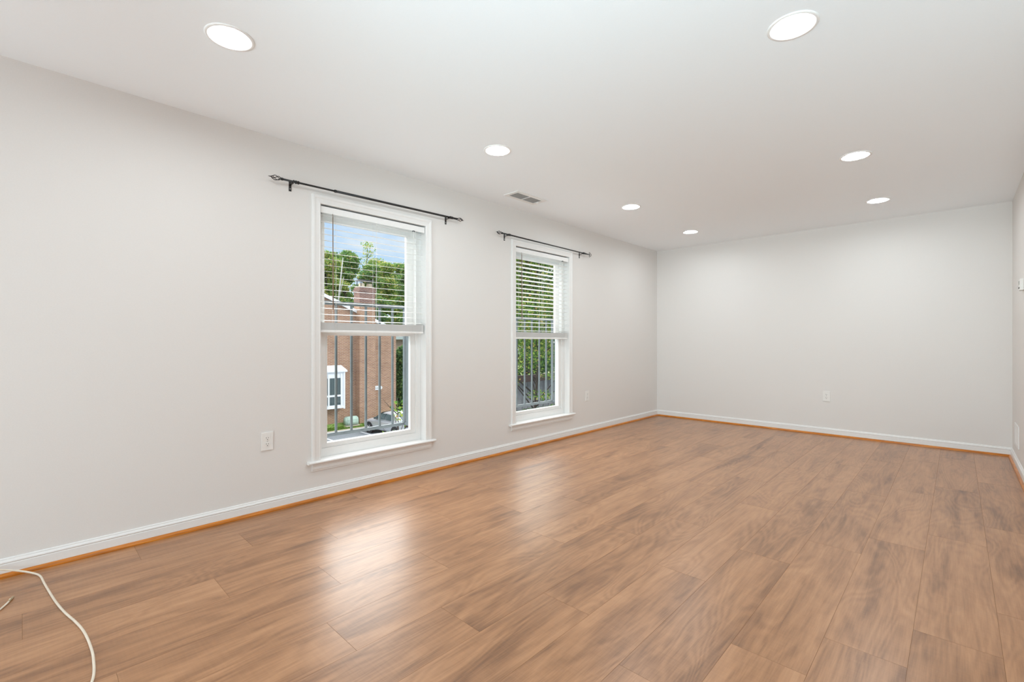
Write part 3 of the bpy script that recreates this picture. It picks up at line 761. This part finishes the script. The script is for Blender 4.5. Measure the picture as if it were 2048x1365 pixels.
bm = bmesh.new(); box(bm, (cx0, yc0, sz(3.3)), (cx1, YW+0.25, zc)); box(bm, (cx0-0.04, yc0-0.04, zc-0.30), (cx1+0.04, YW+0.29, zc-0.14)); ch = hp('chimney', bm, M['brickchim'])
obj('mortar_crown', bx((cx0+0.06, yc0+0.06, zc), (cx1-0.06, YW+0.19, zc+0.06)), M['concrete'], ch)
for k in (0, 1):
    xx = cx0+0.16+k*0.58
    bm = bmesh.new(); lathe(bm, [(0.20, 0), (0.19, 0.24), (0.15, 0.24), (0.15, 0.05)], (xx+0.2, yc0+0.40, zc+0.06), 20); obj('flue', bm, M['flue'], ch)
bm = bmesh.new(); box(bm, (cx0+0.06, yc0+0.0, zc+0.46), (cx1-0.06, YW+0.22, zc+0.52))
for a in (cx0+0.16, cx1-0.16):
    for b in (yc0+0.12, YW+0.1): box(bm, (a-0.02, b-0.02, zc+0.06), (a+0.02, b+0.02, zc+0.46))
obj('chimney_cap', bm, M['darkcap'], ch)
# white bay window
bxr, bxl = sx(12.56)*0.985, sx(9.6); bzt, bze, bzb = sz(-0.25), sz(-0.60), sz(-2.60); yb_ = YW-0.45
bay = hp('bay_window', bx((bxl, yb_+0.02, bzb+0.05), (bxr, YW+0.02, bze)), M['housewhite'])
bm = bmesh.new(); prism(bm, [(bxl-0.12, YW-0.55), (bxr+0.12, YW-0.55), (bxr-0.06, YW), (bxl+0.06, YW)], 'Z', bze, bze+0.10)
v = [bm.verts.new(p) for p in ((bxl-0.12, YW-0.55, bze+0.10), (bxr+0.12, YW-0.55, bze+0.10), (bxr+0.12, YW, bze+0.10), (bxl-0.12, YW, bze+0.10), (bxl+0.06, YW-0.06, bzt), (bxr-0.06, YW-0.06, bzt), (bxr-0.06, YW, bzt), (bxl+0.06, YW, bzt))]
for f in ((0,1,5,4), (1,2,6,5), (2,3,7,6), (3,0,4,7), (4,5,6,7), (0,3,2,1)): bm.faces.new([v[i] for i in f])
obj('bay_roof', bm, M['housewhite'], bay)
bm = bmesh.new(); wz0, wzm, wz1 = sz(-2.40), sz(-1.90), sz(-0.93)
wx = [bxl+0.15, sx(10.4), sx(11.56)*0.99, sx(12.35)*0.985]
for a, b in zip(wx, wx[1:]):
    for c, d in ((wz0, wzm-0.06), (wzm+0.06, wz1)): box(bm, (a+0.06, yb_-0.004, c), (b-0.06, yb_+0.03, d))
obj('panes', bm, M['darkglass'], bay)
bm = bmesh.new()
for a in wx: box(bm, (a-0.05, yb_-0.03, bzb+0.12), (a+0.05, yb_+0.03, bze-0.12))
box(bm, (bxl, yb_-0.036, bzb), (bxr, yb_+0.031, bzb+0.13)); box(bm, (bxl+0.01, yb_-0.024, wzm-0.06), (wx[-1], yb_+0.002, wzm+0.06)); box(bm, (bxr-0.10, yb_-0.04, bzb-0.05), (bxr, yb_+0.03, bze))
obj('mullions', bm, M['housewhite'], bay)
# oval wall plaque
bm = bmesh.new(); n = 24; hw, hh = 0.36, 0.145
prism(bm, [(sx(14.60)+math.copysign(abs(math.cos(2*PI*k/n))**0.6, math.cos(2*PI*k/n))*hw, sz(-1.69)+math.copysign(abs(math.sin(2*PI*k/n))**0.8, math.sin(2*PI*k/n))*hh) for k in range(n)], 'Y', YW-0.05, YW)
pq = hp('wall_plaque', bm, M['housewhite'])
bm = bmesh.new()
box(bm, (sx(14.60)-0.25, YW-0.0535, sz(-1.69)-0.045), (sx(14.60)+0.22, YW-0.049, sz(-1.69)-0.030))
for k, wd in enumerate((0.05, 0.03, 0.06, 0.04, 0.05, 0.03)): box(bm, (sx(14.60)-0.24+k*0.078, YW-0.054, sz(-1.69)-0.035), (sx(14.60)-0.24+k*0.078+wd, YW-0.049, sz(-1.69)+0.035))
obj('plaque_marks', bm, M['gutter'], pq)
# utility box on the grass
ub = thing('utility_box', (sx(12.9)*0.985, 29.05, GZ+0.24), 'pale green rounded utility box on the grass below the brick wall', 'utility box')
bm = bmesh.new()
prism(bm, [(-0.30, 0), (0.28, 0), (0.30, 0.30), (0.22, 0.52), (0.0, 0.60), (-0.22, 0.55), (-0.30, 0.32)], 'X', -0.42, 0.42)
bmesh.ops.bevel(bm, geom=list(bm.edges), offset=0.06, segments=3, affect='EDGES'); obj('cover', bm, M['util'], ub, True)
obj('base_pad', bx((-0.5, -0.36, -0.04), (0.46, 0.34, 0.02)), M['concrete'], ub)

# taupe house further back
h2 = thing('taupe_house', (26.5, 37.5, GZ), 'taupe brick house with grey eave, behind the right edge of the red-brown brick house', 'house')
def hp2(name, bm, m):
    o = obj(name, bm, m, h2); o.matrix_parent_inverse = Matrix.Translation(-Vector(h2.location)); return o
hp2('wall', bx((20.5, 37.5, GZ), (34, 40.0, 1.25)), M['brickdark'])
hp2('eave', bx((20.2, 37.0, 1.25), (34.3, 40.3, 1.50)), M['gutter'])
bm = bmesh.new(); prism(bm, [(37.0, 1.5), (40.3, 1.5), (38.7, 2.3)], 'X', 20.2, 34.3); hp2('roof', bm, M['shingle'])
bm = bmesh.new(); tube(bm, [(20.25, 36.95, 1.35), (20.5, 36.95, 1.25), (20.62, 37.25, 0.95), (20.62, 37.42, 0.7)], 0.10, 8); hp2('downspout', bm, M['housewhite'])

# carport seen through the farther window
cp = thing('carport', (24, 24, GZ), 'low grey carport with dark brown fascia behind the tree in the farther window', 'shed')
def hp3(name, bm, m):
    o = obj(name, bm, m, cp); o.matrix_parent_inverse = Matrix.Translation(-Vector(cp.location)); return o
bm = bmesh.new(); box(bm, (21.5, 23.0, GZ), (33, 23.2, -1.72))
for k in range(19): box(bm, (21.6+k*0.6, 22.97, GZ), (21.63+k*0.6, 23.0, -1.75))
hp3('back_wall', bm, M['siding'])
hp3('fascia', bx((20.5, 21.9, -1.78), (34, 22.02, -1.29)), M['fascia'])
hp3('roof', bx((20.5, 22.02, -1.72), (34, 23.4, -1.55)), M['shingle'])
hp3('post', bx((21.0, 22.05, GZ), (21.16, 22.2, -1.52)), M['fascia'])

# ------------------------------------------------------------------ parked car (silver saloon)
def make_car(loc, rot, label):
    root = thing('car', loc, label, 'car', None, rot)        # nose towards local -X
    X = [-2.25, -2.18, -1.95, -1.5, -1.0, -0.6, 0.2, 1.0, 1.6, 2.05, 2.22]
    W = [0.60, 0.74, 0.84, 0.88, 0.89, 0.90, 0.90, 0.89, 0.87, 0.80, 0.68]
    T = [0.60, 0.70, 0.79, 0.88, 0.94, 0.97, 0.98, 1.00, 1.02, 1.00, 0.90]
    B = [0.34, 0.26, 0.22, 0.22, 0.22, 0.22, 0.22, 0.22, 0.24, 0.30, 0.42]
    bm = bmesh.new(); rings = []
    for x, w, t, b in zip(X, W, T, B):
        prof = [(-0.80*w, b), (-0.97*w, b+0.10), (-w, 0.5*(b+t)), (-0.98*w, t-0.12), (-0.90*w, t-0.03), (-0.5*w, t+0.02), (0, t+0.03), (0.5*w, t+0.02), (0.90*w, t-0.03), (0.98*w, t-0.12), (w, 0.5*(b+t)), (0.97*w, b+0.10), (0.80*w, b)]
        rings.append([bm.verts.new((x, y, z)) for y, z in prof])
    n = 13
    for a, c in zip(rings, rings[1:]):
        for k in range(n): bm.faces.new((a[k], a[(k+1)%n], c[(k+1)%n], c[k]))
    bm.faces.new(rings[0][::-1]); bm.faces.new(rings[-1])
    body = obj('body', bm, M['carpaint'], root, True)
    ss = body.modifiers.new('sub', 'SUBSURF'); ss.levels = ss.render_levels = 2
    # cabin: roof shell plus glasshouse
    bm = bmesh.new(); rings = []
    for x, w, z in ((-1.02, 0.80, 0.95), (-0.35, 0.66, 1.36), (0.0, 0.64, 1.43), (0.6, 0.64, 1.45), (1.1, 0.66, 1.41), (1.95, 0.76, 1.02)):
        wb = 0.84; zb = 0.93
        f = (z-zb)/0.52
        prof = [(-wb, zb), (-wb+(wb-w)*0.92, zb+(z-zb)*0.90), (-w*0.85, z), (0, z+0.02), (w*0.85, z), (wb-(wb-w)*0.92, zb+(z-zb)*0.90), (wb, zb)]
        rings.append([bm.verts.new((x, y, q)) for y, q in prof])
    for a, c in zip(rings, rings[1:]):
        for k in range(6): bm.faces.new((a[k], a[k+1], c[k+1], c[k]))
    bm.faces.new(rings[0][::-1]); bm.faces.new(rings[-1])
    cabin = obj('cabin', bm, M['carpaint'], root, True); s2 = cabin.modifiers.new('sub', 'SUBSURF'); s2.levels = s2.render_levels = 1
    for s in (-1, 1):
        bm = bmesh.new()
        for poly in (((-0.78, 0.985), (0.20, 0.985), (0.20, 1.335), (-0.22, 1.325)), ((0.28, 0.985), (1.12, 0.99), (0.98, 1.30), (0.28, 1.335))):
            A = [bm.verts.new((x, s*(0.870-(z-0.93)*0.37), z)) for x, z in poly]; Bv = [bm.verts.new((x, s*(0.80-(z-0.93)*0.37), z)) for x, z in poly]
            for k in range(4): bm.faces.new((A[k], A[(k+1)%4], Bv[(k+1)%4], Bv[k]))
            bm.faces.new(A); bm.faces.new(Bv[::-1])
        obj('side_window', bm, M['darkglass'], root)
        bm = bmesh.new(); box(bm, (-0.62, s*0.90, 0.98), (-0.50, s*1.06, 1.10)); bevel(bm, 0.03); mr = obj('wing_mirror', bm, M['darkglass'], root)
        bm = bmesh.new(); box(bm, (-2.16, min(s*0.42, s*0.72), 0.60), (-1.98, max(s*0.42, s*0.72), 0.71)); bevel(bm, 0.03); obj('headlight', bm, M['rim'], root)
        bm = bmesh.new(); box(bm, (2.08, min(s*0.5, s*0.80), 0.72), (2.2, max(s*0.5, s*0.80), 0.88)); bevel(bm, 0.03); obj('tail_light', bm, M['fascia'], root)
    for y, a, b, nm in ((0, (-0.98, 1.02), (-0.36, 1.385), 'windscreen'), (0, (1.90, 1.06), (1.16, 1.415), 'rear_window')):
        bm = bmesh.new(); v = [bm.verts.new(p) for p in ((a[0], -0.70, a[1]), (a[0], 0.70, a[1]), (b[0], 0.56, b[1]), (b[0], -0.56, b[1]))]
        f = bm.faces.new(v); bmesh.ops.solidify(bm, geom=[f], thickness=0.03); obj(nm, bm, M['darkglass'], root)
    for x in (-1.35, 1.30):
        for s in (-1, 1):
            bm = bmesh.new(); yy = s*0.80
            prof = [(0.20, -0.10), (0.305, -0.10), (0.325, -0.07), (0.325, 0.07), (0.305, 0.10), (0.20, 0.10)]
            lathe(bm, prof, (x, yy, 0.325), 28, 'Y'); wl = obj('wheel', bm, M['tyre'], root)
            bm = bmesh.new()
            for k in range(5):
                a = k*2*PI/5; dx, dz = math.cos(a), math.sin(a)
                tube(bm, [(x, yy+s*0.085, 0.325), (x+dx*0.20, yy+s*0.095, 0.325+dz*0.20)], [0.05, 0.035], 6)
            lathe(bm, [(0.205, -0.02), (0.205, 0.02), (0.18, 0.02), (0.18, -0.02), (0.205, -0.02)], (x, yy+s*0.085, 0.325), 24, 'Y')
            obj('rim', bm, M['rim'], wl)
            bm = bmesh.new(); lathe(bm, [(0.0001, 0), (0.38, 0), (0.38, 0.02), (0.0001, 0.02)], (x, s*0.895-0.01, 0.34), 28, 'Y'); obj('wheel_arch', bm, M['tyre'], root)
    return root
# front wheel near (15.0, 26.6); parked nose towards the wall
make_car((16.1, 25.6, GZ), math.radians(-86), 'silver parked car with dark windows in front of the brick house')

# ------------------------------------------------------------------ trees
def crown(n, blobs, leaf, seed, droop=0.0):
    r = np.random.RandomState(seed); ws = np.array([b[3]*b[4]*b[5] for b in blobs])**0.8; ws = ws/ws.sum()
    V = []; F = []; idx = r.choice(len(blobs), n, p=ws)
    for i in idx:
        bx_, by, bz, rx, ry, rz = blobs[i]
        d = r.normal(size=3); d /= np.linalg.norm(d); q = r.uniform(0.25, 1.0)**0.45*r.uniform(0.85, 1.12)
        c = np.array((bx_, by, bz))+d*q*np.array((rx, ry, rz))
        u = r.normal(size=3); u /= np.linalg.norm(u); w = np.cross(u, d+0.3*r.normal(size=3)); w /= (np.linalg.norm(w)+1e-9)
        s = leaf*r.uniform(0.6, 1.3); k = len(V); nn = np.cross(u, w)*s*0.25
        V += [tuple(c-u*s), tuple(c+w*s*0.55+nn), tuple(c+u*s), tuple(c-w*s*0.55+nn)]; F += [(k, k+1, k+2, k+3)]
    return V, [], F
def branches(bm, base, h, r0, seed, nb=9, spread=1.0, up=0.5, lo=0.3):
    r = random.Random(seed); base = Vector(base)
    pts = [base+Vector((r.uniform(-.06, .06)*h*0.3*k/5, r.uniform(-.06, .06)*h*0.3*k/5, h*k/5)) for k in range(6)]
    tube(bm, pts, [r0*(1-0.16*k) for k in range(6)], 9)
    for k in range(nb):
        t = r.uniform(lo, 0.92); i = min(int(t*5), 4); p = pts[i].lerp(pts[i+1], t*5-i); a = r.uniform(0, 2*PI); L = h*0.30*spread*(1.15-t*0.6)
        d = Vector((math.cos(a), math.sin(a), up)).normalized(); q = [p, p+d*L*0.5+Vector((0, 0, 0.03*L)), p+d*L+Vector((0, 0, 0.15*L))]
        tube(bm, q, [r0*0.36, r0*0.22, r0*0.06], 6)
def blobset(r, h, base, n, rad, seed, flat=1.0, ell=0.55):
    q = random.Random(seed); out = []
    for k in range(n):
        t = (k+0.5)/n; z = base+(h-base)*t; R = r*math.sin(PI*min(1, 0.25+0.75*t))**0.7
        a = q.uniform(0, 2*PI); d = R*q.uniform(0.2, 0.85)
        rr = rad*q.uniform(0.7, 1.25)
        out.append((d*math.cos(a), d*math.sin(a), z, rr, rr, rr*ell*flat))
    return out
def make_tree(name, loc, label, h, r, n, leaf, mat, seed, group=None, base=None, nb=16, rad=None, trunk=0.16, bark='bark', cat='tree'):
    root = thing(name, loc, label, cat, group)
    obj('foliage', crown(n, blobset(r, h*0.95, h*0.28 if base is None else base, nb, rad or r*0.42, seed), leaf, seed), M[mat], root)
    bm = bmesh.new(); branches(bm, (0, 0, 0), h*0.9, trunk, seed); obj('trunk', bm, M[bark], root, True)
    return root
WG = 'woodland trees behind the houses'
# (x, y, height, radius, leaves, leaf size, material, label)
wood = [
 (22.7, 49.5, 16.2, 2.4, 13000, 0.16, 'leaf_yellow', 'yellow-green woodland tree at the left edge of the nearer window view'),
 (28.0, 49.5, 15.2, 2.4, 13000, 0.16, 'leaf_woods', 'green woodland tree standing directly behind the chimney top'),
 (33.3, 49.5, 15.8, 2.4, 13000, 0.16, 'leaf_woods', 'green woodland tree at the right edge of the nearer window view'),
 (28.3, 56.0, 17.9, 2.6, 13000, 0.17, 'leaf_woods', 'tallest rounded woodland tree, rising left of the chimney behind the others'),
 (34.2, 56.0, 16.9, 2.6, 13000, 0.17, 'leaf_yellow', 'yellowing woodland tree right of the chimney behind the nearer trunks'),
 (22.2, 56.0, 17.0, 2.6, 11000, 0.17, 'leaf_woods', 'green woodland tree in the back row at far left of the nearer window view'),
 (29.8, 62.5, 18.9, 2.7, 13000, 0.18, 'leaf_woods', 'tall woodland tree in the rearmost row, filling the gap left of the chimney'),
 (36.2, 62.5, 18.4, 2.9, 13000, 0.18, 'leaf_yellow', 'woodland tree in the rearmost row directly above the chimney'),
 (46.4, 71.8, 20.2, 2.9, 13000, 0.18, 'leaf_woods', 'tallest far woodland tree between the chimney and the right window frame'),
 (45.2, 62.5, 18.3, 2.9, 13000, 0.18, 'leaf_woods', 'woodland tree in the rearmost row by the right window frame'),
 (19.9, 44.0, 9.4, 2.1, 11000, 0.14, 'leaf_woods', 'low woodland tree just above the sloping roof edge, left of the chimney'),
 (24.9, 44.0, 9.6, 2.1, 11000, 0.14, 'leaf_dark', 'dark low woodland tree just right of the chimney'),
 (29.9, 44.0, 8.6, 2.1, 11000, 0.14, 'leaf_dark', 'dark low woodland tree by the window frame, right of the chimney'),
]
for k, (x, y, h, r, n, lf, m, lab) in enumerate(wood):
    make_tree('woodland_tree', (x, y, GZ), lab, h, r, n, lf, m, 20+k, WG, nb=26, rad=r*0.44, trunk=0.20)
# sparse twiggy tree standing above the others, pale leaning dead trunk
root = thing('sparse_tree', (38.6, 69.0, GZ), 'thin sparse-leaved tree sticking up above the woodland behind the chimney', 'tree')
bm = bmesh.new(); branches(bm, (0, 0, 0), 21.2, 0.14, 77, 26, 0.5, 0.9, 0.5); obj('trunk', bm, M['bark'], root, True)
obj('foliage', crown(700, blobset(1.8, 21.8, 13.0, 12, 1.0, 78), 0.17, 78), M['leaf_yellow'], root)
root = thing('dead_trunk', (22.2, 46.9, GZ), 'pale bare leaning trunk among the woodland leaves', 'trunk')
bm = bmesh.new(); tube(bm, [(0, 0, 0), (0.25, 0, 6.0), (0.75, 0, 11.0), (1.15, 0, 14.6)], [0.12, 0.10, 0.085, 0.045], 8); tube(bm, [(0.65, 0, 10.0), (1.25, 0, 12.6)], [0.06, 0.02], 6)
obj('stem', bm, M['palebark'], root, True)
# columnar dark shrub with white blossoms beside the brick corner
root = thing('columnar_shrub', (20.7, 31.6, GZ), 'dark columnar shrub beside the right corner of the brick house', 'shrub')
obj('foliage', crown(6000, [(0, 0, 1.0+k*0.62, 1.0-0.06*k, 1.0-0.06*k, 0.75) for k in range(7)], 0.13, 61), M['leaf_dark'], root)
bm = bmesh.new(); tube(bm, [(0, 0, 0), (0.05, 0, 3.6)], [0.09, 0.03], 7); obj('stem', bm, M['bark'], root, True)
bm = bmesh.new()
for px, pz in ((-0.55, 3.35), (0.30, 3.20), (0.42, 3.02), (0.36, 2.85)):
    for k in range(7):
        a = k*2*PI/7; v = [bm.verts.new(p) for p in ((px, -0.95, pz), (px+0.12*math.cos(a-0.3), -1.0, pz+0.12*math.sin(a-0.3)), (px+0.17*math.cos(a), -1.03, pz+0.17*math.sin(a)), (px+0.12*math.cos(a+0.3), -1.0, pz+0.12*math.sin(a+0.3)))]
        bm.faces.new(v)
obj('blossom', bm, M['flower'], root)
# slender young tree in front of the car, its top just above the window sill
root = thing('young_tree', (5.72, 9.0, GZ), 'slender young tree with leafy tips low in the nearer window, in front of car', 'tree')
bm = bmesh.new(); branches(bm, (0, 0, 0), 4.55, 0.035, 91, 12, 0.55, 0.9, 0.45); obj('trunk', bm, M['bark'], root, True)
obj('foliage', crown(300, [(0.12, 0, 4.30, 0.22, 0.3, 0.20), (0.30, 0.1, 4.05, 0.25, 0.3, 0.2), (-0.12, 0.1, 3.65, 0.30, 0.3, 0.16), (0.25, 0, 3.6, 0.35, 0.4, 0.25), (0.1, 0, 3.1, 0.6, 0.5, 0.4)], 0.050, 92), M['leaf_near'], root)
# tree close outside the farther window
root = thing('leafy_tree', (12.3, 10.6, GZ), 'yellow-green leafy tree close outside the farther window', 'tree')
bm = bmesh.new(); branches(bm, (0, 0, 0), 8.4, 0.075, 33, 26, 1.15, 0.75, 0.40); obj('trunk', bm, M['bark'], root, True)
obj('foliage', crown(44000, blobset(2.6, 9.3, 5.45, 30, 1.05, 34, 1.0, 0.75)+[(-1.2, 0.5, 4.4, 0.7, 0.7, 0.2), (-0.4, -0.6, 4.0, 0.5, 0.5, 0.2), (1.3, 0.2, 4.5, 0.6, 0.6, 0.15)], 0.042, 34), M['leaf_near'], root)
make_tree('backdrop_tree', (37.5, 33.5, GZ), 'dark green tree behind the carport, left in the farther window view', 12.5, 3.3, 9000, 0.17, 'leaf_dark', 51, 'trees behind the carport', base=2.2, nb=24)
make_tree('backdrop_tree', (46.5, 37.5, GZ), 'mid-green tree behind the carport, right in the farther window view', 13.5, 3.4, 9000, 0.17, 'leaf_woods', 52, 'trees behind the carport', base=2.2, nb=24)
# clipped hedge below the carport wall
root = thing('hedge', (26, 21.2, GZ), 'low dark green hedge along the foot of the grey carport wall', 'hedge')
obj('foliage', crown(7000, [(k*0.7-4.6, 0, 0.6, 0.6, 0.45, 0.62) for k in range(22)], 0.09, 66), M['leaf_dark'], root)
bm = bmesh.new()
for k in range(22): tube(bm, [(k*0.7-4.6, 0, 0), (k*0.7-4.55, 0, 0.5)], 0.03, 6)
obj('stems', bm, M['bark'], root)
